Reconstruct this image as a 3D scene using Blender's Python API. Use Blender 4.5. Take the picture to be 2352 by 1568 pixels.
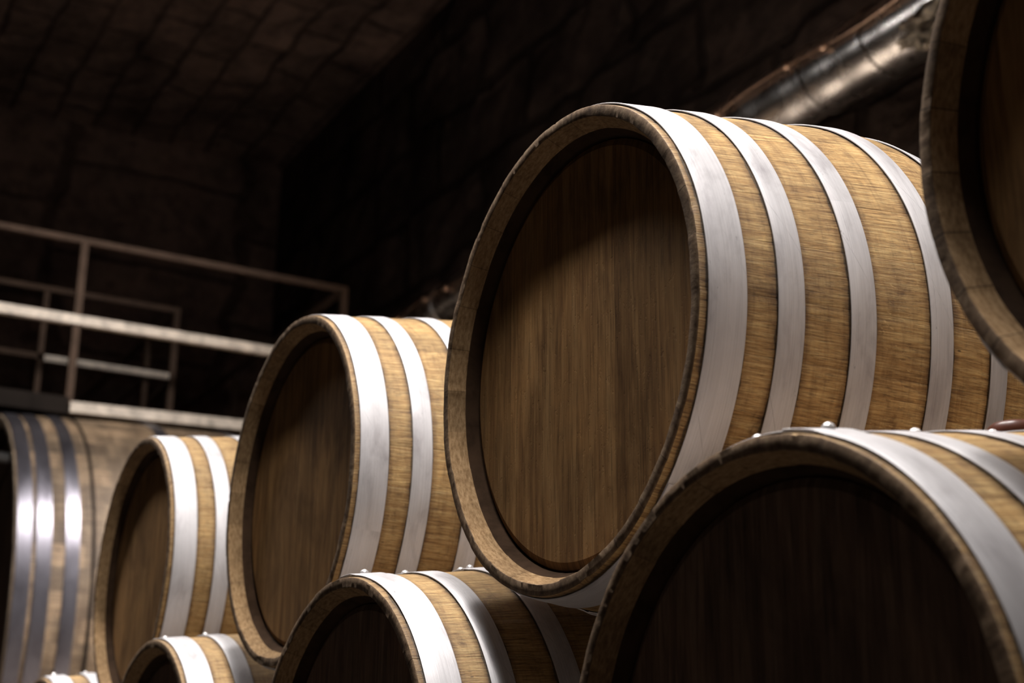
import bpy, bmesh, math, random
from mathutils import Vector, Matrix, noise
sc = bpy.context.scene
for o in list(bpy.data.objects):
    bpy.data.objects.remove(o)
COL = sc.collection

# ------------------------------------------------------------------ camera
cam = bpy.data.cameras.new('camera')
cam_o = bpy.data.objects.new('camera', cam)
COL.objects.link(cam_o)
YAW, PIT, ROL = 1.0655, 0.3117, 0.0093
fw = Vector((-math.sin(YAW)*math.cos(PIT), math.cos(YAW)*math.cos(PIT), math.sin(PIT)))
r0 = Vector((math.cos(YAW), math.sin(YAW), 0)); u0 = r0.cross(fw)
rt = r0*math.cos(ROL)+u0*math.sin(ROL); up = -r0*math.sin(ROL)+u0*math.cos(ROL)
m = Matrix((rt, up, -fw)).transposed().to_4x4()
m.translation = Vector((1.4903, -0.8818, 0.4417))
cam_o.matrix_world = m
cam.sensor_width = 36.0
cam.lens = 3418.63/2352*36
cam.dof.use_dof = True
cam.dof.focus_distance = 1.83
cam.dof.aperture_fstop = 5.2
cam.clip_start = 0.05; cam.clip_end = 100
sc.camera = cam_o

# ------------------------------------------------------------------ world, exposure
w = bpy.data.worlds.new('world'); sc.world = w; w.use_nodes = True
w.node_tree.nodes['Background'].inputs[0].default_value = (1.0, 0.85, 0.75, 1)
w.node_tree.nodes['Background'].inputs[1].default_value = 0.0
sc.view_settings.view_transform = 'Standard'
sc.view_settings.look = 'None'
sc.view_settings.gamma = 1
sc.view_settings.use_curve_mapping = False
sc.view_settings.exposure = -0.32

# ------------------------------------------------------------------ lamps (positions; the fixtures are built further down)
# x, y, z, watts, radius of the reflector opening, beam spread in degrees, point aimed at (None = straight down), label
LAMPS = [
    (-2.60, -0.46, 2.95, 38, .14, 104, None, 'enamel bay lamp hanging low above the far end of the barrel row'),
    (1.65, 0.45, 3.20, 24, .16, 150, None, 'unseen enamel bay lamp added as side fill above the near end of the barrel row'),  # added side fill for the barrel flanks
    (0.4, -0.13, 4.60, 40, .18, 100, None, 'enamel bay lamp hung high, straight over the near barrels'),
    (-1.1, -0.13, 4.60, 27, .18, 90, None, 'enamel bay lamp hung high, straight over the far barrels'),
    (-3.5, 1.10, 5.50, 26, .20, 62, (-6.9, .7, 2.1), 'tilted enamel floodlight aimed at the large cask and catwalk'),
    (0.7, 1.95, 3.00, 12, .20, 150, None, 'unseen enamel bay lamp added between the barrel row and the duct to light the duct'),  # added to brighten the duct
    (-4.4, 1.90, 5.20, 280, .18, 70, None, 'unseen enamel bay lamp added high over the aisle to bounce light onto the duct'),  # added to light the aisle slab that the duct mirrors
]
LAMP_COL = (1.0, 0.955, 0.93)
def aim(x, y, z, tg):
    d = Vector((0, 0, -1)) if tg is None else (Vector(tg)-Vector((x, y, z))).normalized()
    return d.to_track_quat('-Z', 'Y'), d
for i, (x, y, z, W_, r, sp, tg, lb) in enumerate(LAMPS):
    ld = bpy.data.lights.new('lamp_light', 'AREA'); ld.shape = 'DISK'; ld.size = 2*r*.92
    ld.energy = W_; ld.color = LAMP_COL; ld.spread = math.radians(sp)
    lo = bpy.data.objects.new('lamp_light', ld); COL.objects.link(lo)
    q, d = aim(x, y, z, tg)
    lo.location = Vector((x, y, z))+d*.012; lo.rotation_mode = 'QUATERNION'; lo.rotation_quaternion = q
GLOBE = (-4.4, -0.31, 3.25, 260, .07)  # added source out of view for the streak of light on the duct
ld = bpy.data.lights.new('added_globe_light', 'POINT'); ld.shadow_soft_size = GLOBE[4]+.004; ld.energy = GLOBE[3]; ld.color = LAMP_COL
lo = bpy.data.objects.new('added_globe_light', ld); COL.objects.link(lo); lo.location = GLOBE[:3]
# long trough lamp over the row: centre, length, width, watts
TROUGH = (0.05, -0.245, 2.45, 1.6, .10, 50)
ld = bpy.data.lights.new('tube_light', 'AREA'); ld.shape = 'RECTANGLE'; ld.size = TROUGH[3]-.06; ld.size_y = TROUGH[4]-.02
ld.energy = TROUGH[5]; ld.color = LAMP_COL
lo = bpy.data.objects.new('tube_light', ld); COL.objects.link(lo); lo.location = (TROUGH[0], TROUGH[1], TROUGH[2]-.012)

# ------------------------------------------------------------------ node helpers
class NT:
    def __init__(s, name):
        s.m = bpy.data.materials.new(name); s.m.use_nodes = True
        s.t = s.m.node_tree; s.t.nodes.clear()
        s.out = s.n('ShaderNodeOutputMaterial'); s.b = s.n('ShaderNodeBsdfPrincipled')
        s.l(s.b.outputs[0], s.out.inputs[0])
    def n(s, k, **kw):
        nd = s.t.nodes.new(k)
        for a, v in kw.items(): setattr(nd, a, v)
        return nd
    def l(s, a, b): s.t.links.new(a, b)
    def val(s, sock, v):
        if hasattr(v, 'links') or isinstance(v, bpy.types.NodeSocket): s.l(v, sock)
        else: sock.default_value = v
    def math(s, op, a, b=0.0, c=0.0):
        nd = s.n('ShaderNodeMath', operation=op)
        s.val(nd.inputs[0], a); s.val(nd.inputs[1], b); s.val(nd.inputs[2], c)
        return nd.outputs[0]
    def comb(s, x, y, z):
        nd = s.n('ShaderNodeCombineXYZ')
        s.val(nd.inputs[0], x); s.val(nd.inputs[1], y); s.val(nd.inputs[2], z)
        return nd.outputs[0]
    def noise(s, vec, scale, detail=6, rough=.6, dist=0.0):
        nd = s.n('ShaderNodeTexNoise'); s.l(vec, nd.inputs['Vector'])
        nd.inputs['Scale'].default_value = scale; nd.inputs['Detail'].default_value = detail
        nd.inputs['Roughness'].default_value = rough; nd.inputs['Distortion'].default_value = dist
        return nd.outputs['Fac']
    def white(s, vec):
        nd = s.n('ShaderNodeTexWhiteNoise', noise_dimensions='3D'); s.l(vec, nd.inputs['Vector'])
        return nd.outputs['Value']
    def ramp(s, fac, stops, interp='LINEAR'):
        nd = s.n('ShaderNodeValToRGB'); s.l(fac, nd.inputs[0]); cr = nd.color_ramp; cr.interpolation = interp
        while len(cr.elements) < len(stops): cr.elements.new(.5)
        for e, (p, c) in zip(cr.elements, stops):
            e.position = p
            e.color = (c, c, c, 1) if not isinstance(c, tuple) else (*c, 1)
        return nd.outputs[0]
    def mix(s, fac, a, b, mode='MIX'):
        nd = s.n('ShaderNodeMix', data_type='RGBA', blend_type=mode)
        s.val(nd.inputs[0], fac)
        for k, v in ((6, a), (7, b)):
            if isinstance(v, tuple): nd.inputs[k].default_value = (*v, 1)
            else: s.l(v, nd.inputs[k])
        return nd.outputs[2]
    def bump(s, h, dist, strength=1.0, prev=None):
        nd = s.n('ShaderNodeBump'); s.l(h, nd.inputs['Height'])
        nd.inputs['Distance'].default_value = dist; nd.inputs['Strength'].default_value = strength
        if prev is not None: s.l(prev, nd.inputs['Normal'])
        return nd.outputs[0]
    def set(s, **kw):
        names = dict(col='Base Color', rough='Roughness', metal='Metallic', spec='Specular IOR Level', normal='Normal')
        for k, v in kw.items():
            i = s.b.inputs[names[k]]
            if isinstance(v, tuple): i.default_value = (*v, 1)
            else: s.val(i, v)
        return s.m

def barrel_coords(t, nst):
    """object coordinates of a lying barrel (axis = local y): axial position, angle, radius, stave number, place in stave"""
    tc = t.n('ShaderNodeTexCoord'); sep = t.n('ShaderNodeSeparateXYZ'); t.l(tc.outputs['Object'], sep.inputs[0])
    X, Y, Z = sep.outputs
    ang = t.math('ARCTAN2', Z, X)
    a01 = t.math('ADD', t.math('DIVIDE', ang, 2*math.pi), .5)
    rad = t.math('SQRT', t.math('ADD', t.math('MULTIPLY', X, X), t.math('MULTIPLY', Z, Z)))
    k = t.math('MULTIPLY', a01, nst); idx = t.math('FLOOR', k); fr = t.math('FRACT', k)
    return tc, X, Y, Z, a01, rad, idx, fr

def mat_stave(name, nst, base, dark, light, stain_shade_edges=(), half=.348, big=False, R=.32):
    t = NT(name)
    tc, X, Y, Z, a, rad, idx, fr = barrel_coords(t, nst)
    oi = t.n('ShaderNodeObjectInfo'); rnd = t.math('MULTIPLY', oi.outputs['Random'], 37.0)
    arc = t.math('MULTIPLY', a, 2*math.pi*R)
    sx = 1 if not big else .4
    g1 = t.noise(t.comb(t.math('MULTIPLY', arc, 400*sx), t.math('MULTIPLY', Y, 17*sx), t.math('ADD', idx, rnd)), 1.0, 8, .68, .15)
    g2 = t.noise(t.comb(t.math('MULTIPLY', arc, 900*sx), t.math('MULTIPLY', Y, 60*sx), t.math('ADD', idx, rnd)), 1.0, 3, .7)
    blot = t.noise(t.comb(t.math('MULTIPLY', arc, 20*sx), t.math('MULTIPLY', Y, 26*sx), rnd), 1.0, 7, .68, .4)
    # fuzzy marks running round the barrel
    cross = t.noise(t.comb(t.math('MULTIPLY', arc, 14*sx), t.math('MULTIPLY', Y, 110*sx), rnd), 1.0, 6, .7, .3)
    sv = t.white(t.comb(idx, rnd, 3.0))
    c = t.ramp(g1, [(.30, dark), (.45, base), (.66, light)])
    c = t.mix(1.0, c, t.ramp(g2, [(.34, .50), (.48, .98), (.72, 1.15)]), 'MULTIPLY')
    c = t.mix(.75, c, t.ramp(sv, [(0, .74), (.5, .97), (1, 1.14)]), 'MULTIPLY')
    c = t.mix(.85, c, t.ramp(blot, [(.30, (.42, .36, .33)), (.44, (.88, .86, .84)), (.56, (1.0, 1.0, 1.0)), (.72, (1.28, 1.24, 1.18))]), 'MULTIPLY')
    c = t.mix(.7, c, t.ramp(cross, [(.32, (.60, .54, .50)), (.48, (1.0, 1.0, 1.0)), (.7, (1.14, 1.12, 1.08))]), 'MULTIPLY')
    if big:
        wx = t.noise(t.comb(t.math('MULTIPLY', idx, 3.7), t.math('MULTIPLY', Y, 2.3), t.math('ADD', idx, rnd)), 1.0, 5, .7)
        c = t.mix(.95, c, t.ramp(wx, [(.30, (.22, .20, .19)), (.46, (.70, .68, .66)), (.60, (1.35, 1.3, 1.25)), (.75, (2.0, 1.9, 1.75))]), 'MULTIPLY')
    # pale scuffs across the grain
    scf = t.noise(t.comb(t.math('ADD', t.math('MULTIPLY', arc, 40*sx), t.math('MULTIPLY', Y, -150*sx)), t.math('ADD', t.math('MULTIPLY', arc, 420*sx), t.math('MULTIPLY', Y, 130*sx)), rnd), 1.0, 2, .5)
    scm = t.noise(t.comb(t.math('MULTIPLY', arc, 9*sx), t.math('MULTIPLY', Y, 9*sx), t.math('ADD', rnd, 4.0)), 1.0, 2, .5)
    sc2 = t.math('MULTIPLY', t.ramp(scf, [(.66, 0.0), (.72, 1.0)]), t.ramp(scm, [(.50, 0.0), (.60, 1.0)]))
    c = t.mix(t.math('MULTIPLY', sc2, .45), c, tuple(min(1, x*1.35) for x in light))
    # small black specks and pits
    vor = t.n('ShaderNodeTexVoronoi'); t.l(t.comb(t.math('MULTIPLY', arc, 55*sx), t.math('MULTIPLY', Y, 22*sx), rnd), vor.inputs['Vector'])
    vor.inputs['Scale'].default_value = 1.0
    spk = t.ramp(vor.outputs['Distance'], [(.035, 1.0), (.07, 0.0)])
    spk = t.math('MULTIPLY', spk, t.math('GREATER_THAN', t.white(vor.outputs['Position']), .55))
    c = t.mix(t.math('MULTIPLY', spk, .75), c, (.02, .012, .008))
    # joints between staves
    j = t.math('MINIMUM', fr, t.math('SUBTRACT', 1.0, fr))
    jl = t.ramp(j, [(.0, .45), (.006, .6), (.012, 1.0)])
    jon = t.white(t.comb(idx, rnd, 9.0))
    c = t.mix(t.math('MULTIPLY', jon, .45), c, jl, 'MULTIPLY')
    # iron and dirt stain plus painted shade of the gap along the hoop edges
    if stain_shade_edges:
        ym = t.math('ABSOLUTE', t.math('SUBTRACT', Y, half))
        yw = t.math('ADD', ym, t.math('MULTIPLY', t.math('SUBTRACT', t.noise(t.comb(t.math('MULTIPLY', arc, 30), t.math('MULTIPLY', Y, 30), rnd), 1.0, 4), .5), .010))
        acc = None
        for e in stain_shade_edges:
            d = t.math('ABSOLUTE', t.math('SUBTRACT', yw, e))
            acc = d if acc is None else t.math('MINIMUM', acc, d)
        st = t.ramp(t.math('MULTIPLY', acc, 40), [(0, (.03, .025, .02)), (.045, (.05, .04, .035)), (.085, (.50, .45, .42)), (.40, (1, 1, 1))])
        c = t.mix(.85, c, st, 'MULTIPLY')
    h = t.math('ADD', t.math('MULTIPLY', g1, .5), t.math('MULTIPLY', g2, .5))
    nrm = t.bump(h, .0016 if not big else .004, .8)
    nrm = t.bump(jl, .0012, .7, nrm)
    return t.set(col=c, rough=.58, spec=.35, normal=nrm)

def mat_rim(name, nst, dark, mid, light, R=.29):
    """sawn stave ends and the bevel inside them"""
    t = NT(name)
    tc, X, Y, Z, a, rad, idx, fr = barrel_coords(t, nst)
    oi = t.n('ShaderNodeObjectInfo'); rnd = t.math('MULTIPLY', oi.outputs['Random'], 23.0)
    arc = t.math('MULTIPLY', a, 2*math.pi*R)
    g = t.noise(t.comb(t.math('MULTIPLY', arc, 90), t.math('MULTIPLY', rad, 60), t.math('MULTIPLY', Y, 300)), 1.0, 6, .7)
    g2 = t.noise(t.comb(t.math('MULTIPLY', arc, 9), t.math('MULTIPLY', rad, 20), rnd), 1.0, 4, .6)
    sv = t.white(t.comb(idx, rnd, 7.0))
    c = t.ramp(g, [(.30, dark), (.50, mid), (.70, light)])
    c = t.mix(.55, c, t.ramp(sv, [(0, .66), (.5, .92), (1, 1.2)]), 'MULTIPLY')
    c = t.mix(.7, c, t.ramp(g2, [(.3, .55), (.5, 1.0), (.7, 1.12)]), 'MULTIPLY')
    j = t.math('MINIMUM', fr, t.math('SUBTRACT', 1.0, fr))
    jl = t.ramp(j, [(.0, .10), (.007, .25), (.013, 1.0)])
    on = t.math('GREATER_THAN', t.white(t.comb(idx, rnd, 1.0)), .6)
    c = t.mix(t.math('MULTIPLY', on, .9), c, jl, 'MULTIPLY')
    nrm = t.bump(g, .0009, .8)
    return t.set(col=c, rough=.85, spec=.08, normal=nrm)

def mat_head(name, base, dark, light, plank=.085, sc_=1.0):
    t = NT(name)
    tc = t.n('ShaderNodeTexCoord'); sep = t.n('ShaderNodeSeparateXYZ'); t.l(tc.outputs['Object'], sep.inputs[0])
    X, Y, Z = sep.outputs
    oi = t.n('ShaderNodeObjectInfo'); rnd = t.math('MULTIPLY', oi.outputs['Random'], 31.0)
    k = t.math('DIVIDE', t.math('ADD', X, t.math('MULTIPLY', oi.outputs['Random'], .3)), plank)
    idx = t.math('FLOOR', k); fr = t.math('FRACT', k)
    g1 = t.noise(t.comb(t.math('MULTIPLY', X, 60*sc_), t.math('ADD', idx, rnd), t.math('MULTIPLY', Z, 5.0*sc_)), 1.0, 9, .6, .9)
    g2 = t.noise(t.comb(t.math('MULTIPLY', X, 330*sc_), t.math('ADD', idx, rnd), t.math('MULTIPLY', Z, 12*sc_)), 1.0, 4, .7)
    bl = t.noise(t.comb(t.math('MULTIPLY', X, 9*sc_), rnd, t.math('MULTIPLY', Z, 6*sc_)), 1.0, 5, .6, .6)
    sv = t.white(t.comb(idx, rnd, 2.0))
    c = t.ramp(g1, [(.30, dark), (.50, base), (.70, light)])
    c = t.mix(1.0, c, t.ramp(g2, [(.34, .62), (.50, 1.0), (.72, 1.15)]), 'MULTIPLY')
    c = t.mix(.7, c, t.ramp(sv, [(0, .78), (.5, .97), (1, 1.15)]), 'MULTIPLY')
    c = t.mix(.8, c, t.ramp(bl, [(.3, (.42, .38, .36)), (.5, (.95, .95, .95)), (.7, (1.25, 1.18, 1.08))]), 'MULTIPLY')
    j = t.math('MINIMUM', fr, t.math('SUBTRACT', 1.0, fr))
    jl = t.ramp(j, [(.0, .55), (.008, .7), (.014, 1.0)])
    c = t.mix(.5, c, jl, 'MULTIPLY')
    pits = t.noise(t.comb(t.math('MULTIPLY', X, 160), rnd, t.math('MULTIPLY', Z, 90)), 1.0, 3, .6)
    pr = t.ramp(pits, [(.30, 0.0), (.40, 1.0), (.66, 1.0), (.74, 1.8)])
    h = t.math('ADD', t.math('MULTIPLY', g1, .6), t.math('MULTIPLY', g2, .4))
    nrm = t.bump(h, .0008, .6); nrm = t.bump(pr, .0003, .5, nrm)
    return t.set(col=c, rough=.55, spec=.22, normal=nrm)

def mat_hoop(name, base, metal=.30, rough=.50, R=.32, sc_=1.0):
    t = NT(name)
    tc, X, Y, Z, a, rad, idx, fr = barrel_coords(t, 10)
    oi = t.n('ShaderNodeObjectInfo'); rnd = t.math('MULTIPLY', oi.outputs['Random'], 41.0)
    arc = t.math('MULTIPLY', a, 2*math.pi*R*sc_)
    br = t.noise(t.comb(t.math('MULTIPLY', arc, 5), t.math('MULTIPLY', Y, 700*sc_), rnd), 1.0, 5, .7)
    bl = t.noise(t.comb(t.math('MULTIPLY', arc, 9), t.math('MULTIPLY', Y, 25*sc_), rnd), 1.0, 6, .65, .4)
    sm = t.noise(t.comb(t.math('MULTIPLY', arc, 30), t.math('MULTIPLY', Y, 90*sc_), t.math('ADD', rnd, 5.0)), 1.0, 5, .7, 1.0)
    c = t.mix(1.0, t.ramp(br, [(.3, tuple(x*.86 for x in base)), (.5, base), (.7, tuple(min(1, x*1.1) for x in base))]),
              t.ramp(bl, [(.28, (.66, .64, .65)), (.48, (.96, .96, .96)), (.7, (1.08, 1.08, 1.08))]), 'MULTIPLY')
    c = t.mix(.9, c, t.ramp(sm, [(.27, (.35, .32, .32)), (.34, (1, 1, 1))]), 'MULTIPLY')
    # thin diagonal scratches
    wv = t.n('ShaderNodeTexWave', wave_type='BANDS', bands_direction='X', wave_profile='SAW')
    t.l(t.comb(t.math('ADD', t.math('MULTIPLY', arc, 2.4), t.math('MULTIPLY', Y, 5.5)), 0.0, rnd), wv.inputs['Vector'])
    wv.inputs['Scale'].default_value = .55; wv.inputs['Distortion'].default_value = 2.0
    wv.inputs['Detail'].default_value = 2; wv.inputs['Detail Scale'].default_value = .6
    scr = t.ramp(wv.outputs['Fac'], [(.000, .55), (.006, .65), (.011, 1.0)])
    c = t.mix(t.math('MULTIPLY', t.ramp(bl, [(.45, 0.0), (.55, 1.0)]), .7), c, scr, 'MULTIPLY')
    ro = t.math('ADD', rough-.10, t.math('MULTIPLY', bl, .22))
    h = t.math('ADD', t.math('MULTIPLY', br, .35), t.math('MULTIPLY', bl, .65))
    nrm = t.bump(h, .0009, .45)
    return t.set(col=c, rough=ro, metal=metal, spec=.5, normal=nrm)

def mat_plain(name, col, rough=.6, metal=0.0, var=.25, scale=12, bump=0.0, detail=6, spec=.5):
    t = NT(name)
    tc = t.n('ShaderNodeTexCoord')
    n1 = t.noise(tc.outputs['Object'], scale, detail, .65, .3)
    c = t.mix(1.0, col, t.ramp(n1, [(.3, 1-var*1.6), (.5, 1.0), (.7, 1+var)]), 'MULTIPLY')
    kw = dict(col=c, rough=rough, metal=metal, spec=spec)
    if bump: kw['normal'] = t.bump(n1, bump, .8)
    return t.set(**kw)

def mat_blocks(name, col, dark, size, vec='XZ', rot=0.0, bumpd=.05, var=.5):
    """rough coursed stone"""
    t = NT(name)
    tc = t.n('ShaderNodeTexCoord'); mp = t.n('ShaderNodeMapping'); t.l(tc.outputs['Object'], mp.inputs[0])
    mp.inputs['Rotation'].default_value = {'XZ': (math.pi/2, rot, 0), 'YZ': (math.pi/2, rot, math.pi/2), 'XY': (0, 0, rot)}[vec]
    warp = t.n('ShaderNodeTexNoise'); t.l(mp.outputs[0], warp.inputs['Vector']); warp.inputs['Scale'].default_value = 1.6
    wm = t.n('ShaderNodeVectorMath', operation='MULTIPLY_ADD'); t.l(warp.outputs['Color'], wm.inputs[0])
    wm.inputs[1].default_value = (.10, .10, .10); t.l(mp.outputs[0], wm.inputs[2])
    b = t.n('ShaderNodeTexBrick'); t.l(wm.outputs[0], b.inputs['Vector'])
    b.inputs['Color1'].default_value = (1, 1, 1, 1); b.inputs['Color2'].default_value = (.7, .7, .7, 1)
    b.inputs['Mortar'].default_value = (.42, .42, .42, 1)
    b.inputs['Scale'].default_value = 1.0; b.inputs['Mortar Size'].default_value = size*.07
    b.inputs['Mortar Smooth'].default_value = .6
    b.inputs['Brick Width'].default_value = size*2.1; b.inputs['Row Height'].default_value = size
    n1 = t.noise(tc.outputs['Object'], 1.3, 6, .6, .3); n2 = t.noise(tc.outputs['Object'], 9, 6, .65)
    c = t.mix(1.0, col, b.outputs['Color'], 'MULTIPLY')
    c = t.mix(1.0, c, t.ramp(n1, [(.3, dark), (.5, (1, 1, 1)), (.72, (1+var, 1+var*.9, 1+var*.8))]), 'MULTIPLY')
    c = t.mix(.8, c, t.ramp(n2, [(.3, .45), (.5, 1.0), (.7, 1.3)]), 'MULTIPLY')
    nrm = t.bump(b.outputs['Color'], bumpd, .9); nrm = t.bump(n2, bumpd*.5, .9, nrm)
    return t.set(col=c, rough=.92, spec=.15, normal=nrm)

# ------------------------------------------------------------------ mesh helpers
def obj(name, bm, mats, parent=None, smooth=False, loc=None):
    me = bpy.data.meshes.new(name); bm.to_mesh(me); bm.free()
    for mt in (mats if isinstance(mats, (list, tuple)) else [mats]): me.materials.append(mt)
    if smooth:
        for p in me.polygons: p.use_smooth = True
    o = bpy.data.objects.new(name, me); COL.objects.link(o)
    if parent: o.parent = parent
    if loc is not None: o.location = loc
    return o

def sharp(o, deg=35):
    o.data.set_sharp_from_angle(angle=math.radians(deg))
    return o

def thing(name, label, cat, loc=(0, 0, 0), group=None, rot=(0, 0, 0)):
    o = bpy.data.objects.new(name, None); COL.objects.link(o); o.empty_display_size = .1
    o.location = loc; o.rotation_euler = rot; o['label'] = label; o['category'] = cat
    if group: o['group'] = group
    return o

def struct(name, bm, mt, label=None, loc=None):
    o = obj(name, bm, mt, loc=loc); o['kind'] = 'structure'
    if label: o['label'] = label
    return o

def box(bm, lo, hi, bevel=0.0, mi=0):
    lo, hi = Vector(lo), Vector(hi)
    g = bmesh.ops.create_cube(bm, size=1.0); vs = g['verts']
    for v in vs:
        v.co = Vector([(lo[i]+hi[i])/2+v.co[i]*(hi[i]-lo[i]) for i in range(3)])
    if bevel:
        es = list({e for v in vs for e in v.link_edges})
        bmesh.ops.bevel(bm, geom=es, offset=bevel, segments=2, affect='EDGES', profile=.6)
    return bm

def bar(bm, a, b, wx, wz):
    """square bar from a to b"""
    a, b = Vector(a), Vector(b); d = (b-a); L = d.length; d.normalize()
    s = d.cross(Vector((0, 0, 1)))
    if s.length < 1e-3: s = Vector((0, 1, 0))
    s.normalize(); t = s.cross(d)
    vs = []
    for p in (a, b):
        for (i, k) in ((-1, -1), (1, -1), (1, 1), (-1, 1)):
            vs.append(bm.verts.new(p+s*i*wx/2+t*k*wz/2))
    f = bm.faces.new
    f(vs[0:4][::-1]); f(vs[4:8])
    for i in range(4):
        j = (i+1) % 4; f((vs[i], vs[j], vs[4+j], vs[4+i]))
    return bm

def tube(bm, pts, r, seg=24, cap=True):
    pts = [Vector(p) for p in pts]; rings = []
    for i, p in enumerate(pts):
        d = (pts[min(i+1, len(pts)-1)]-pts[max(i-1, 0)]).normalized()
        s = d.cross(Vector((0, 0, 1)))
        if s.length < 1e-3: s = Vector((1, 0, 0))
        s.normalize(); t = s.cross(d)
        rr = r[i] if isinstance(r, (list, tuple)) else r
        rings.append([bm.verts.new(p+rr*(math.cos(2*math.pi*k/seg)*s+math.sin(2*math.pi*k/seg)*t)) for k in range(seg)])
    for a, b in zip(rings, rings[1:]):
        for k in range(seg):
            bm.faces.new((a[k], a[(k+1) % seg], b[(k+1) % seg], b[k]))
    if cap:
        bm.faces.new(rings[0][::-1]); bm.faces.new(rings[-1])
    bmesh.ops.recalc_face_normals(bm, faces=bm.faces[:])
    return bm

def lathe_y(bm, prof, seg, mis=None, fn=None, closed=False):
    """revolve (r, y) points about the y axis; fn(i, k, r, y) -> (r, y) adds roughness"""
    rings = []
    for i, (r, y) in enumerate(prof):
        ring = []
        for k in range(seg):
            a = 2*math.pi*k/seg
            rr, yy = fn(i, k, r, y) if fn else (r, y)
            ring.append(bm.verts.new((rr*math.cos(a), yy, rr*math.sin(a))))
        rings.append(ring)
    n = len(rings)
    for i in range(n if closed else n-1):
        A, B = rings[i], rings[(i+1) % n]
        for k in range(seg):
            fc = bm.faces.new((A[k], B[k], B[(k+1) % seg], A[(k+1) % seg]))
            if mis: fc.material_index = mis[i]
    return rings

# ------------------------------------------------------------------ materials
RC, L, RB = .3005, .696, .3440
def rad(y):
    u = math.hypot((y-L/2)/(L/2), .10); u1 = math.hypot(1, .10)
    return RB-(RB-RC)*((u**.9-.10**.9)/(u1**.9-.10**.9))
HOOPS = [(.0103, .0560), (.0950, .1270), (.1853, .2168), (.2900, .3190)]
HOOPS = HOOPS+[(L-b, L-a) for a, b in HOOPS[::-1]]
NST = 30
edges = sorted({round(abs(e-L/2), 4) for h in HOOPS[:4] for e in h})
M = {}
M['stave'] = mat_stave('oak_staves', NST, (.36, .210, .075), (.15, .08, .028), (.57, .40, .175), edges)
M['rim'] = mat_rim('sawn_stave_ends', NST, (.050, .031, .020), (.125, .082, .050), (.21, .15, .095))
M['bevel'] = mat_rim('pale_oak_bevel', NST, (.15, .088, .04), (.27, .17, .085), (.40, .27, .145))
M['groove'] = mat_plain('dark_groove', (.040, .023, .013), .9, var=.3, scale=20, spec=.05)  # even dark brown for the recessed wall behind the bevel
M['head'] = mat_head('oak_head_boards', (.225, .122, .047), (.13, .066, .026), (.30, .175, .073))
M['head_dark'] = mat_head('shaded_oak_head_boards', (.14, .088, .06), (.08, .05, .035), (.20, .135, .095))  # darker copy of the head boards, lower row's shade put into the colour
M['hoop'] = mat_hoop('galvanised_hoop_steel', (.53, .515, .522))
M['rivet'] = mat_plain('bright_rivet_steel', (.72, .70, .69), .35, .6, .1, 60)
M['bung'] = mat_plain('red_brown_silicone', (.09, .028, .016), .35, var=.15, scale=20)
M['cask'] = mat_stave('weathered_cask_staves', 64, (.22, .155, .098), (.085, .056, .036), (.34, .25, .16), (), big=True, R=1.27)
M['cask_rim'] = mat_rim('cask_stave_ends', 64, (.2, .15, .11), (.34, .27, .2), (.45, .37, .28), R=1.2)
M['cask_head'] = mat_head('dark_cask_head', (.10, .06, .04), (.05, .03, .02), (.16, .1, .07), plank=.16, sc_=.4)
M['cask_hoop'] = mat_hoop('dark_cask_hoop_steel', (.17, .162, .185), .85, .34, 1.28, .4)
M['beam'] = mat_plain('grey_brown_timber', (.20, .14, .09), .8, var=.35, scale=9)
M['rail'] = mat_plain('brown_painted_rail_steel', (.10, .065, .046), .75, .0, .2, 8, spec=.12)
M['rail_pale'] = mat_plain('pale_lit_steel', (.80, .69, .57), .5, 0, .3, 14)  # pale paint with light from below worked into its colour
M['rail_dark'] = mat_plain('dark_steel_plate', (.020, .015, .012), .75, .0, .2, 6, spec=.08)
M['duct'] = None
M['floor'] = mat_plain('worn_concrete', (.055, .045, .037), .7, var=.2, scale=1.5, bump=.01)
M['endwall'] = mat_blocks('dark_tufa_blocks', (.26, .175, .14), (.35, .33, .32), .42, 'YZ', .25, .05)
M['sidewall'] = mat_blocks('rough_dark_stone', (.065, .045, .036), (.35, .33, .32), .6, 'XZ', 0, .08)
M['ceil'] = mat_blocks('dark_vault_blocks', (.24, .16, .125), (.30, .28, .28), .36, 'XY', 0, .06)

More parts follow.
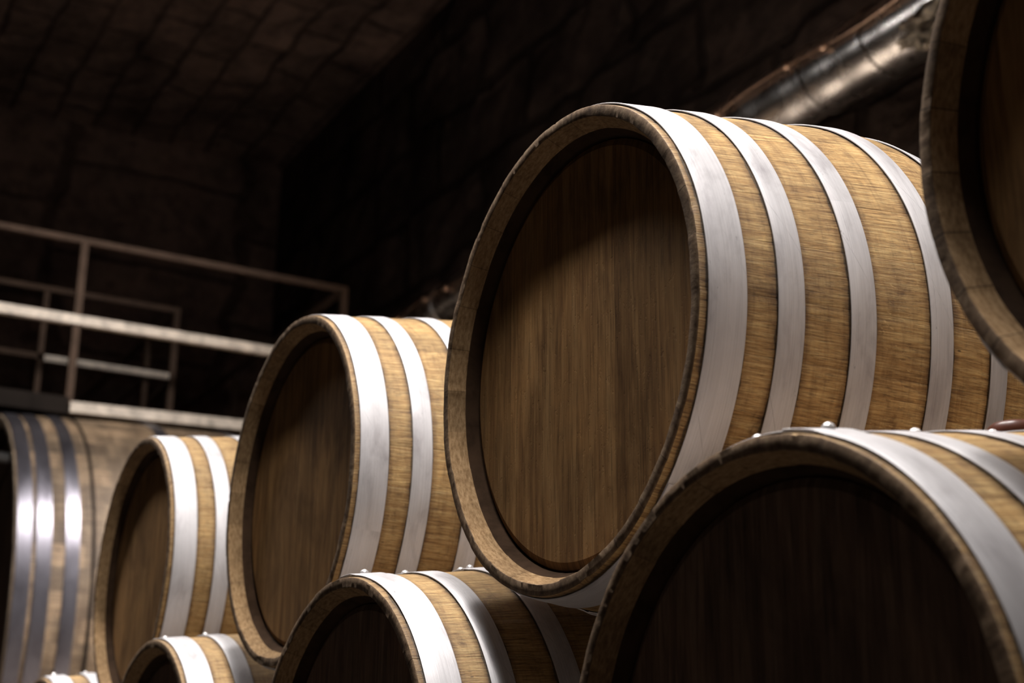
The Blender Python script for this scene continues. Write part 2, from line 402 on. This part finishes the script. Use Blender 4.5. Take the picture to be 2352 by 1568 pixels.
# ------------------------------------------------------------------ the cellar
XE, YR, YL, XN, ZC = -11.3, 3.6, -6.0, 5.0, 6.50
th = .2
b = bmesh.new(); box(b, (XE-th, YL-th, -th), (XN+th, YR+th, 0)); struct('floor', b, M['floor'])
bb = bmesh.new(); box(bb, (-5.5, .95, 0), (4.4, 3.25, .05), .01); struct('bounce_slab_1', bb, mat_plain('pale_bounce_concrete', (.46, .39, .32), .7, var=.15, scale=2))  # added pale slab, reflects light up to the underside of the duct
def rough_plane(name, org, du, dv, nu, nv, nrm, amp, mt, seed):
    """a rough stone face, thick behind"""
    bm = bmesh.new(); org, du, dv, nrm = map(Vector, (org, du, dv, nrm)); g = []
    for i in range(nu+1):
        row = []
        for k in range(nv+1):
            p = org+du*(i/nu)+dv*(k/nv)
            e = min(i, nu-i, k, nv-k, 2)/2
            d = noise.fractal(p*1.1+Vector((seed, 0, 0)), 1.0, 2.0, 4)*amp*e
            row.append(bm.verts.new(p+nrm*abs(d)))
        g.append(row)
    for i in range(nu):
        for k in range(nv):
            bm.faces.new((g[i][k], g[i+1][k], g[i+1][k+1], g[i][k+1]))
    back = [bm.verts.new(Vector(p)-nrm*th) for p in (org, org+du, org+du+dv, org+dv)]
    c = [g[0][0], g[nu][0], g[nu][nv], g[0][nv]]
    bm.faces.new(back[::-1])
    edges_ = [[g[i][0] for i in range(nu+1)], [g[nu][k] for k in range(nv+1)], [g[nu-i][nv] for i in range(nu+1)], [g[0][nv-k] for k in range(nv+1)]]
    for q in range(4):
        bm.faces.new(edges_[q][::-1]+[back[q], back[(q+1) % 4]])
    bmesh.ops.recalc_face_normals(bm, faces=bm.faces[:])
    return struct(name, bm, mt)
rough_plane('wall_end', (XE, YL, 0), (0, YR-YL, 0), (0, 0, ZC), 60, 40, (1, 0, 0), .10, M['endwall'], 1)
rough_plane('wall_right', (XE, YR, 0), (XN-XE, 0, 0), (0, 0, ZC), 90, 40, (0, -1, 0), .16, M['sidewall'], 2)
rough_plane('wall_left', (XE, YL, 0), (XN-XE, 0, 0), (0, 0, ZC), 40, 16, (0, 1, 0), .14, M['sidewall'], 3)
rough_plane('wall_near', (XN, YL, 0), (0, YR-YL, 0), (0, 0, ZC), 24, 16, (-1, 0, 0), .10, M['endwall'], 4)
# the ceiling: hewn blocks, lightly hollowed
def ceiling():
    bm = bmesh.new(); nu, nv = 80, 48; g = []
    for i in range(nu+1):
        row = []
        for k in range(nv+1):
            x = XE+(XN-XE)*i/nu; v = k/nv; y = YL+(YR-YL)*v
            z = ZC
            p = Vector((x, y, z)); e = min(i, nu-i, k, nv-k, 2)/2
            row.append(bm.verts.new(p+Vector((0, 0, 1))*abs(noise.fractal(p*1.3, 1.0, 2.0, 4))*.14*e))
        g.append(row)
    for i in range(nu):
        for k in range(nv):
            bm.faces.new((g[i][k], g[i][k+1], g[i+1][k+1], g[i+1][k]))
    bk = [[bm.verts.new((x, y, ZC+.5)) for y in (YL, YR)] for x in (XE, XN)]
    bm.faces.new((bk[0][0], bk[1][0], bk[1][1], bk[0][1]))
    bm.faces.new([g[i][0] for i in range(nu+1)]+[bk[1][0], bk[0][0]])
    bm.faces.new([g[nu-i][nv] for i in range(nu+1)]+[bk[0][1], bk[1][1]])
    bm.faces.new([g[0][nv-k] for k in range(nv+1)]+[bk[0][0], bk[0][1]])
    bm.faces.new([g[nu][k] for k in range(nv+1)]+[bk[1][1], bk[1][0]])
    bmesh.ops.recalc_face_normals(bm, faces=bm.faces[:])
    return struct('ceiling', bm, M['ceil'])
ceiling()

# ------------------------------------------------------------------ barrels
rng = random.Random(5)
def body_mesh(seed, rc, L_, radf, nst, mats, parent=None, sc_=1.0, sps=14):
    rg = random.Random(seed); seg = nst*sps
    s = sc_
    pr = [(rc-.033*s, .048*s), (rc-.0308*s, .040*s), (rc-.0265*s, .028*s), (rc-.0242*s, .0242*s), (rc-.0238*s, .0232*s), (rc-.0188*s, .0110*s),
          (rc-.0142*s, .0008*s), (rc-.0132*s, 0), (rc-.0065*s, 0), (rc-.0014*s, .0002*s), (rc, .0016*s)]
    nf = len(pr)
    inner = [2, 2, 2, 2, 1, 1, 0, 0, 0, 0, 0]
    ys = [.006*s, .012*s]; n = 40
    ys += [.012*s+(L_-.024*s)*i/n for i in range(1, n)]
    ys += [L_-.012*s, L_-.006*s]
    prof = pr+[(radf(y), y) for y in ys]+[(r, L_-y) for r, y in pr[::-1]]
    N = len(prof)
    mi = []
    for i in range(N-1):
        if i < nf-1: mi.append(inner[i])
        elif i >= N-nf: mi.append(inner[N-2-i])
        else: mi.append(3)
    dy = [rg.uniform(-.0006, .0006)*s for _ in range(nst)]; dr = [rg.uniform(-.0004, .0004)*s for _ in range(nst)]
    di = [rg.uniform(-.0006, .0006)*s for _ in range(nst)]
    def fn(i, k, r, y):
        q = k//sps; f = (k % sps)/sps
        w_ = 1.0 if .5/sps < f else .4
        a = 2*math.pi*k/seg
        front = i < nf or i >= N-nf
        rr = r+dr[q]*w_; yy = y
        if front:
            j = i if i < nf else N-1-i
            sg = 1 if i < nf else -1
            yy += sg*dy[q]*w_*(1 if j > 4 else .4)
            nz = noise.fractal(Vector((math.cos(a)*36*r/s, seed*3.1+j*.3, math.sin(a)*36*r/s)), 1.0, 2.0, 3)
            if j >= 8:
                ch = max(0.0, nz-.45)*2.0; rr -= (abs(nz)*.0004+ch*.0030)*s; yy += sg*(abs(nz)*.0003+ch*.0018)*s
            elif j >= 5:
                rr += nz*.0006*s; yy += sg*nz*.0005*s
            if 4 <= j <= 7: rr += di[q]*w_
        # shallow V at each joint
        if k % sps == 0: rr -= (.0006 if not front else .0002)*s
        return rr, yy
    bm = bmesh.new(); lathe_y(bm, prof, seg, mi, fn)
    bmesh.ops.recalc_face_normals(bm, faces=bm.faces[:])
    o = obj('staves', bm, mats, parent, smooth=False)
    for p in o.data.polygons: p.use_smooth = True
    return sharp(o, 48)

def hoop_bm(y0, y1, radf, seed, t=.0017, seg=300, lap=.16, lift=.0013):
    """a flat riveted band: a cone between the wood radii at its two edges; its lapped end stands one thickness higher"""
    rg = random.Random(seed); bm = bmesh.new()
    ra, rb_ = radf(y0)+lift, radf(y1)+lift
    mid = radf((y0+y1)/2)+lift
    bul = max(0.0, mid-(ra+rb_)/2)
    ph = rg.random()*10
    n = seg; rings = []
    lapn = int(seg*lap/(2*math.pi))
    for k in range(n+lapn+1):
        a = 2*math.pi*k/n
        lf = 0.0
        if k >= n-2: lf = min(1.0, (k-(n-2))/3)*t*1.05
        wob = noise.noise(Vector((math.cos(a)*3+ph, math.sin(a)*3, y0*9)))*.0007
        yw = noise.noise(Vector((math.cos(a)*2+ph, math.sin(a)*2, y1*5+3)))*.0010
        c, s = math.cos(a), math.sin(a)
        # lapped end is cut slightly askew
        pts = []
        q = [(0.0, 0), (.5, 0), (1.0, 0)]
        for f, _ in q:
            r = ra+(rb_-ra)*f+(bul if f == .5 else 0)+lf+wob
            pts.append((r, y0+(y1-y0)*f+yw))
        ring = [(pts[0][0], pts[0][1]), (pts[0][0]+t*.7, pts[0][1]-.0001), (pts[0][0]+t, pts[0][1]+.0007), (pts[1][0]+t, pts[1][1]),
                (pts[2][0]+t, pts[2][1]-.0007), (pts[2][0]+t*.7, pts[2][1]+.0001), (pts[2][0], pts[2][1]), (pts[1][0], pts[1][1])]
        rings.append([bm.verts.new((r*c, y, r*s)) for r, y in ring])
    for A, B in zip(rings, rings[1:]):
        for j in range(8):
            j2 = (j+1) % 8
            bm.faces.new((A[j], A[j2], B[j2], B[j]))
    bm.faces.new(rings[0]); bm.faces.new(rings[-1][::-1])
    bmesh.ops.recalc_face_normals(bm, faces=bm.faces[:])
    return bm

def rivet_bm(r=.0058, h=.0060):
    bm = bmesh.new(); seg = 16; rings = []
    for i in range(6):
        t = i/5*math.pi/2*.96
        rings.append([bm.verts.new((r*math.cos(t)*math.cos(2*math.pi*k/seg), r*math.cos(t)*math.sin(2*math.pi*k/seg), h*math.sin(t)-.0006)) for k in range(seg)])
    for A, B in zip(rings, rings[1:]):
        for k in range(seg): bm.faces.new((A[k], A[(k+1) % seg], B[(k+1) % seg], B[k]))
    bm.faces.new(rings[-1]); bm.faces.new(rings[0][::-1])
    return bm
_rm = {}
def add_rivet(hoop, rot, y, r, ang, big=1.0):
    """rivet head on a hoop; ang in degrees in the barrel's own frame (rot = spin of the hoop)"""
    if 'm' not in _rm:
        o = obj('rivet', rivet_bm(), M['rivet'], hoop, smooth=True); _rm['m'] = o.data
    else:
        o = bpy.data.objects.new('rivet', _rm['m']); COL.objects.link(o); o.parent = hoop
    a = math.radians(ang)+rot          # hoop is turned by rot about -y, undo it here
    R = Matrix.Rotation(math.pi/2-a, 4, 'Y')
    o.matrix_local = Matrix.Translation((r*math.cos(a), y, r*math.sin(a))) @ R @ Matrix.Scale(big, 4)

def head_bm(r, y, thick, seg=160, planks=.085):
    bm = bmesh.new()
    lathe_y(bm, [(1e-5, y), (r*.5, y), (r-.012, y), (r-.003, y+.004*thick/.022), (r, y+thick*.4), (r, y+thick), (1e-5, y+thick)], seg)
    bmesh.ops.remove_doubles(bm, verts=bm.verts[:], dist=1e-4)
    bmesh.ops.recalc_face_normals(bm, faces=bm.faces[:])
    return bm

def bung_bm():
    bm = bmesh.new()
    pr = [(1e-5, -.03), (.017, -.03), (.020, .004), (.025, .006), (.027, .012), (.026, .019), (.022, .023), (.010, .025), (1e-5, .0252)]
    rings = []
    for r, z in pr:
        rings.append([bm.verts.new((r*math.cos(2*math.pi*k/28), r*math.sin(2*math.pi*k/28), z)) for k in range(28)])
    for A, B in zip(rings, rings[1:]):
        for k in range(28): bm.faces.new((A[k], A[(k+1) % 28], B[(k+1) % 28], B[k]))
    bmesh.ops.remove_doubles(bm, verts=bm.verts[:], dist=1e-4)
    bmesh.ops.recalc_face_normals(bm, faces=bm.faces[:])
    return bm

protos = []
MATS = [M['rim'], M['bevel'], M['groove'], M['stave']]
def barrel(loc, label, group, seed, rivets, spin=0.0, dark=False):
    """rivets: {hoop index: [angles in degrees]}; the rest get one pair at a random angle"""
    rg = random.Random(seed)
    t = thing('oak_barrel', label, 'barrel', loc, group)
    if len(protos) < 3:
        s = body_mesh(seed, RC, L, rad, NST, MATS, t); protos.append(s)
    else:
        s = protos[seed % 3].copy(); COL.objects.link(s); s.parent = t
    s.rotation_euler = (0, spin, 0)
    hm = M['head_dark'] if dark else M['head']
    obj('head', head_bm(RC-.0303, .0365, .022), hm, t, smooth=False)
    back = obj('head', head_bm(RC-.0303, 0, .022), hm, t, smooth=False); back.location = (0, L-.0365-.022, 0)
    for i, (a, b_) in enumerate(HOOPS):
        rot = rg.uniform(0, 6.28)
        angs = rivets.get(i)
        if angs is None:
            base = rg.uniform(200, 330); angs = [base, base+5]
        # lapped end (at 0..lap rad in hoop frame) goes under the first rivet
        rot = -math.radians(min(angs)-2.0)
        hp = obj('hoop', hoop_bm(a, b_, rad, seed*13+i), M['hoop'], t, smooth=False)
        hp.data.polygons.foreach_set('use_smooth', [True]*len(hp.data.polygons))
        sharp(hp); hp.rotation_euler = (0, rot, 0)
        ym = (a+b_)/2
        for q, an in enumerate(angs):
            add_rivet(hp, rot, ym+(.010 if (i in (0, 7) and q % 2) else 0), rad(ym)+.0045, an, rg.uniform(.9, 1.2))
    bg = obj('bung', bung_bm(), M['bung'], t, smooth=True); bg.location = (0, L/2, rad(L/2)-.004)
    return t

UP, LOW = 'oak barrels of the upper row', 'oak barrels of the lower row'
H = {}
barrel((0, 0, .993), 'sharp oak barrel at the centre, the largest whole barrel, resting on two lower barrels', UP, 1, {}, spin=.05)
barrel((-.897, -.006, .983), 'oak barrel of the upper row directly left of and behind the sharp central barrel', UP, 2, {0: [160, 165]}, spin=1.2)
barrel((-1.832, -.017, .966), 'farthest barrel of the upper row, its lit hoops standing against the large cask', UP, 3, {0: [92]}, spin=2.2)
barrel((.916, .009, .987), 'nearest upper barrel, cut off by the right edge, only rim and head in view', UP, 4, {}, spin=.4)
barrel((.455, -.074, .467), 'large dark-headed barrel in the lower right foreground with rivets along its top', LOW, 5,
       {0: [75, 87, 93], 1: [96, 101], 2: [88, 96], 3: [88, 95]}, spin=.9, dark=True)
barrel((-.442, -.087, .460), 'dark-headed lower barrel at bottom centre, tucked under the sharp central barrel', LOW, 6,
       {0: [87, 93, 98], 1: [93, 97], 2: [88, 93]}, spin=1.7, dark=True)
barrel((-1.355, -.089, .462), 'lower barrel at bottom left with bright white hoops and a dark head', LOW, 7,
       {0: [93, 98], 1: [92, 98]}, spin=2.9, dark=True)
barrel((-2.312, -.089, .462), 'lower barrel at the far end, only its hoop tops showing at the bottom edge', LOW, 8,
       {0: [88, 94], 1: [90, 96]}, spin=.2, dark=True)
barrel((1.372, -.080, .462), 'nearest lower barrel, just outside the frame under the cut-off barrel', LOW, 9, {}, spin=.7, dark=True)

# timber bearers under the lower row
for k, (yb, lb) in enumerate(((.070, 'front timber bearer on the floor under the lower barrels'), (.465, 'rear timber bearer on the floor under the lower barrels'))):
    bm = bmesh.new(); box(bm, (-2.75, yb-.022, 0), (1.85, yb+.022, .4575-rad(.185)-.0025), .003)
    o = obj('timber_bearer', bm, M['beam']); o['label'] = lb; o['category'] = 'beam'; o['group'] = 'timber bearers under the barrels'

# ------------------------------------------------------------------ the large lying cask
CX, CY, CZ, CR, CB, CL = -7.2, .495, 1.365, 1.245, 1.295, 2.7
def crad(y):
    u = abs((y-CL/2)/(CL/2)); return CB-(CB-CR)*u**2
ck = thing('large_cask', 'huge lying wooden cask under the catwalk with dark steel hoops, behind the barrel row', 'cask', (CX, CY, CZ))
o = body_mesh(11, CR, CL, crad, 64, [M['cask_rim'], M['cask_rim'], M['groove'], M['cask']], ck, sc_=2.6, sps=5)
obj('head', head_bm(CR-.079, .125, .05, planks=.16), M['cask_head'], ck)
hb = obj('head', head_bm(CR-.079, 0, .05), M['cask_head'], ck); hb.location = (0, CL-.175, 0)
CH = [(.012, .085), (.105, .180), (.245, .315), (.375, .392), (.80, .87), (1.26, 1.33)]
CH = CH+[(CL-q, CL-p) for p, q in CH[:5][::-1]]
for i, (a, b_) in enumerate(CH):
    hp = obj('hoop', hoop_bm(a, b_, crad, 60+i, t=.005, seg=200, lap=.06, lift=.001), M['cask_hoop'] if b_-a > .03 else M['rail_dark'], ck, smooth=True)
    sharp(hp); hp.rotation_euler = (0, 1.0+i, 0)
def cradle(yb, lb):
    t = thing('cask_cradle', lb, 'cradle', (CX, CY+yb, 0), 'timber cradles under the large cask')
    bm = bmesh.new(); rr = crad(yb)+.012
    n = 24; top = []; bot = []
    for i in range(n+1):
        x = -.75+1.5*i/n; z = CZ-math.sqrt(rr*rr-x*x)
        top.append((x, z)); bot.append((x, 0))
    F = [bm.verts.new((x, -.09, z)) for x, z in top]+[bm.verts.new((x, -.09, z)) for x, z in bot[::-1]]
    B = [bm.verts.new((v.co.x, .09, v.co.z)) for v in F]
    bm.faces.new(F[::-1]); bm.faces.new(B)
    for i in range(len(F)):
        j = (i+1) % len(F); bm.faces.new((F[i], F[j], B[j], B[i]))
    bmesh.ops.recalc_face_normals(bm, faces=bm.faces[:])
    obj('saddle', bm, M['beam'], t)
cradle(.58, 'front timber cradle under the large cask'); cradle(2.1, 'rear timber cradle under the large cask')

# bright steel pipe in front of the cask head
pp = thing('steel_pipe', 'bright steel pipe running level in front of the large cask head at the left edge', 'pipe', (-7.0, .60, 2.354))
bm = bmesh.new(); tube(bm, [(0, -3.2, 0), (0, 0, 0)], .030, 24)
obj('pipe_run', bm, mat_plain('polished_steel', (.95, .94, .92), .32, .7, .05, 5), pp, smooth=False)
bm = bmesh.new(); tube(bm, [(0, -.14, 0), (0, -.115, 0)], .040, 24); obj('collar', bm, M['rivet'], pp)
bm = bmesh.new(); bar(bm, (0, -2.6, 0), (0, -2.6, -2.354), .05, .05); obj('stand', bm, M['rail_dark'], pp)
bm = bmesh.new(); bar(bm, (0, -.9, 0), (0, -.9, -2.354), .05, .05); obj('stand', bm, M['rail_dark'], pp)

# ------------------------------------------------------------------ the catwalk
cw = thing('catwalk', 'steel catwalk with open pipe railings above the large cask at the back', 'catwalk', (-7.5, .9, 2.70))
def part(name, mt, *bars, label=None):
    bm = bmesh.new()
    for a, b_, wx, wz in bars:
        bar(bm, Vector(a)-Vector((-7.5, .9, 2.70)), Vector(b_)-Vector((-7.5, .9, 2.70)), wx, wz)
    o = obj(name, bm, mt, cw)
    if label: o['label'] = label
    return o
XF, XB, YA, YC, YD, XQ = -7.0, -8.0, .892, 1.76, 2.565, -11.25
ZT, ZM = 3.715, 3.208
YLF = -3.5
part('top_rail', M['rail'], ((XF, YLF, ZT), (XF, YD+.02, ZT), .035, .035))
part('top_rail', M['rail'], ((XB, YLF, ZT+.01), (XB, YC+.02, ZT+.01), .035, .035))
part('top_rail', M['rail'], ((XF, YD, ZT), (XQ, YD, ZT), .035, .035))
part('top_rail', M['rail'], ((XB, YC, ZT+.01), (XQ, YC, ZT+.01), .035, .035))
part('mid_rail', M['rail_pale'], ((XF, YLF, ZM), (XF, YD, ZM+.012), .05, .055), label='pale mid rail with light painted in, thicker than the others')
part('mid_rail', M['rail_pale'], ((XB, .92, 3.255), (XB, YC, 3.255), .035, .04), label='short pale mid rail with light painted in')
part('mid_rail', M['rail'], ((XB, YLF, 3.262), (XB, .92, 3.262), .035, .035))
part('mid_rail', M['rail'], ((XB, YC, 3.245), (-8.5, YC, 3.20), .035, .04))
part('mid_rail', M['rail'], ((-8.62, YC, 3.42), (XQ, YC, 3.42), .03, .03))
part('mid_rail', M['rail'], ((XF, YD, ZM), (XQ, YD, ZM), .035, .035))
for x, y, z, wd, mt in ((XF, YA, ZT, .042, 'rail'), (XF, YD, ZT, .042, 'rail'), (XF, -.8, ZT, .042, 'rail'), (XF, -2.4, ZT, .042, 'rail'),
                (XB, .893, ZT, .035, 'rail'), (XB, YC, ZT, .04, 'rail'), (XB, -.8, ZT, .035, 'rail'), (-8.68, YC, ZT, .035, 'rail'),
                (-9.1, YD, ZT, .035, 'rail'), (-10.4, YD, ZT, .035, 'rail'), (-10.4, YC, ZT, .035, 'rail')):
    part('railing_post', M[mt], ((x, y, 2.70), (x, y, z), wd, wd))
part('edge_beam', M['rail_pale'], ((XF, YA+.01, 2.690), (XF, YD+.04, 2.740), .05, .062), label='pale edge beam with light painted in')
part('edge_beam', M['rail_dark'], ((XF, YLF, 2.695), (XF, YA+.0, 2.695), .05, .10), label='dark edge beam')
part('edge_beam', M['rail_dark'], ((XB, YLF, 2.72), (XB, YC, 2.72), .05, .08))
part('edge_beam', M['rail_dark'], ((XB, YC, 2.72), (XQ, YC, 2.72), .05, .08))
part('edge_beam', M['rail_dark'], ((XF, YD, 2.72), (XQ, YD, 2.72), .05, .08))
bm = bmesh.new(); o_ = Vector((-7.5, .9, 2.70))
box(bm, Vector((XB, YLF, 2.69))-o_, Vector((XF-.02, YD, 2.715))-o_)
box(bm, Vector((XQ, YC, 2.69))-o_, Vector((XB, YD, 2.715))-o_)
obj('walking_deck', bm, M['rail_dark'], cw)
for x, y in ((XF, YD), (-9.6, YD), (XF, -3.3), (XB-.6, -3.3) if False else (XB, -3.3)):
    part('support_column', M['rail_dark'], ((x, y, 0), (x, y, 2.69), .08, .08))

# ------------------------------------------------------------------ the ventilation duct
t = NT('thin_duct_foil')
tc = t.n('ShaderNodeTexCoord')
n1 = t.noise(tc.outputs['Object'], 5, 5, .6, .4)
sep = t.n('ShaderNodeSeparateXYZ'); t.l(tc.outputs['Object'], sep.inputs[0])
cc = t.mix(1.0, (.60, .57, .54), t.ramp(n1, [(.3, .7), (.5, 1.0), (.7, 1.1)]), 'MULTIPLY')
M['duct'] = t.set(col=cc, rough=t.math('ADD', .16, t.math('MULTIPLY', n1, .22)), metal=1.0, normal=t.bump(n1, .006, .4))
dk = thing('ventilation_duct', 'long round metal ventilation duct running along the right wall up to the top right', 'duct', (-2.2, 3.0, 3.443))
DX0, DX1 = -7.0, 6.6   # local x
def dz(x): return -.006*x
bm = bmesh.new(); n = 220
pts = [(DX0+(DX1-DX0)*i/n, 0, dz(DX0+(DX1-DX0)*i/n)) for i in range(n+1)]
tube(bm, pts, [.150+.0022*math.sin(i*1.7)+.002*noise.noise(Vector((i*.3, 0, 0))) for i in range(n+1)], 48)
for v in bm.verts:
    v.co += Vector((0, 0, 1))*noise.noise(v.co*3.1)*.003+Vector((0, 1, 0))*noise.noise(v.co*2.7+Vector((5, 0, 0)))*.003
obj('duct_skin', bm, M['duct'], dk, smooth=True)
for x in (-5.2, -4.1, -2.9, -1.95, -1.10, -.62, -.25, .9, 2.2, 3.6, 5.0):
    bm = bmesh.new(); tube(bm, [(x-.018, 0, dz(x)), (x-.012, 0, dz(x)), (x+.012, 0, dz(x)), (x+.018, 0, dz(x))], [.151, .159, .159, .151], 48, False)
    obj('seam_band', bm, M['duct'], dk, smooth=False)
# copper line clipped to the face of the duct
cop = mat_plain('copper', (.62, .42, .30), .3, .9, .15, 30)
dc = thing('copper_line', 'thin copper line clipped along the front of the ventilation duct', 'pipe', (-2.2, 3.0, 3.443))
a0 = math.radians(6)
def dp(x, extra=0.0, ang=a0): return (x, -(.168+extra)*math.cos(ang), dz(x)+(.168+extra)*math.sin(ang))
bm = bmesh.new(); n = 120
tube(bm, [dp(-6.8+12*i/n, .0, a0+.10*math.sin(i*.55)) for i in range(n+1)], .0042, 10)
obj('line', bm, cop, dc, smooth=True)
for i in range(15):
    x = -5.9+.43*i+.12*math.sin(i*2.3)
    i_ = (x+6.8)/12*n; an = a0+.10*math.sin(i_*.55)
    bm = bmesh.new(); bmesh.ops.create_uvsphere(bm, u_segments=14, v_segments=8, radius=.016)
    for v in bm.verts: v.co.x *= 1.5
    c_ = obj('clip', bm, cop, dc, smooth=True); c_.location = dp(x, 0, an)
# crumpled foil wrap on the underside near the top right
bm = bmesh.new(); bmesh.ops.create_icosphere(bm, subdivisions=5, radius=.10)
for v in bm.verts:
    q = v.co.normalized(); f = 1+.35*noise.fractal(q*2.6, 1.0, 2.0, 4)
    v.co = Vector((q.x*.21*f, q.y*.085*f, q.z*.075*f))
tw = obj('crumpled_wrap', bm, mat_plain('dull_foil', (.20, .17, .13), .4, .6, .5, 22), dk); tw.location = (.12, -.07, -.105)
tw['label'] = 'crumpled foil wrap under the duct'
# hangers to the wall
for x in (-6.0, -3.4, -.85+3.0, 4.6):
    bm = bmesh.new(); bar(bm, (x, 0, dz(x)+.14), (x, .60, dz(x)+.14), .02, .03); obj('wall_bracket', bm, M['rail_dark'], dk)

# ------------------------------------------------------------------ lamp fixtures
enamel = mat_plain('grey_green_enamel', (.10, .12, .11), .4, 0, .1, 5)
white_in = mat_plain('white_enamel_lining', (.8, .8, .78), .4, 0, .05, 5)
for (x, y, z, W_, r, sp, tg, lb) in LAMPS:
    t = thing('bay_lamp', lb, 'lamp', (x, y, z), 'enamel bay lamps of the cellar')
    q_, d_ = aim(x, y, z, tg)
    bm = bmesh.new()
    pr = [(r, 0), (r*.97, .05), (r*.80, .14), (r*.45, .21), (.07, .24), (.06, .34), (1e-5, .345)]
    pin = [(r-.006, .001), (r*.97-.006, .05), (r*.80-.006, .135), (r*.45-.006, .203), (1e-5, .225)]
    def rev(pr, flip):
        rings = [[bm.verts.new((q*math.cos(2*math.pi*k/40), q*math.sin(2*math.pi*k/40), zz)) for k in range(40)] for q, zz in pr]
        for A, B in zip(rings, rings[1:]):
            for k in range(40):
                fc = (A[k], A[(k+1) % 40], B[(k+1) % 40], B[k]); bm.faces.new(fc if not flip else fc[::-1])
        return rings
    A = rev(pr, False); B = rev(pin, True)
    for k in range(40): bm.faces.new((B[0][k], B[0][(k+1) % 40], A[0][(k+1) % 40], A[0][k]))
    sh = obj('shade', bm, enamel, t, smooth=True); sh.rotation_mode = 'QUATERNION'; sh.rotation_quaternion = q_
    pv = -d_*.34
    cz = ZC-.03-z
    bm = bmesh.new(); tube(bm, [pv, pv+Vector((0, 0, .02)), (pv.x, pv.y, cz)], .008, 10); obj('cable', bm, M['rail_dark'], t)

# long trough lamp
tx, ty, tz, tl, tw_, _ = TROUGH
t = thing('trough_lamp', 'long enamel trough lamp hanging lengthwise over the front of the barrel row', 'lamp', (tx, ty, tz))
bm = bmesh.new(); sec = [(-tw_/2, 0), (-tw_/2+.01, .05), (-.03, .085), (.03, .085), (tw_/2-.01, .05), (tw_/2, 0), (tw_/2-.006, .001), (tw_/2-.016, .046), (.027, .079), (-.027, .079), (-tw_/2+.016, .046), (-tw_/2+.006, .001)]
A = [bm.verts.new((-tl/2, y, z)) for y, z in sec]; B = [bm.verts.new((tl/2, y, z)) for y, z in sec]
for i in range(len(sec)):
    j = (i+1) % len(sec); bm.faces.new((A[i], A[j], B[j], B[i]))
bm.faces.new(A[::-1]); bm.faces.new(B)
bmesh.ops.recalc_face_normals(bm, faces=bm.faces[:])
obj('reflector', bm, enamel, t)
for x in (-.65, .65):
    bm = bmesh.new(); tube(bm, [(x, 0, .08), (x, 0, ZC-.03-tz)], .006, 10); obj('cable', bm, M['rail_dark'], t)

# unseen globe lamp on a cable, added for the bright streak on the duct
t = thing('added_globe_lamp', 'unseen glass globe lamp added for the bright streak on the duct', 'lamp', GLOBE[:3])
mg = NT('lit_globe'); em = mg.b.inputs; em['Emission Color'].default_value = (*LAMP_COL, 1); em['Emission Strength'].default_value = 30
mg.set(col=(.9, .9, .9), rough=.3)
bm = bmesh.new(); bmesh.ops.create_uvsphere(bm, u_segments=24, v_segments=16, radius=GLOBE[4]); obj('globe', bm, mg.m, t, smooth=True)
bm = bmesh.new(); tube(bm, [(0, 0, GLOBE[4]-.01), (0, 0, GLOBE[4]+.07)], .035, 20); obj('socket', bm, M['rail_dark'], t)
bm = bmesh.new(); tube(bm, [(0, 0, GLOBE[4]+.06), (0, 0, ZC-.03-GLOBE[2])], .006, 10); obj('cable', bm, M['rail_dark'], t)
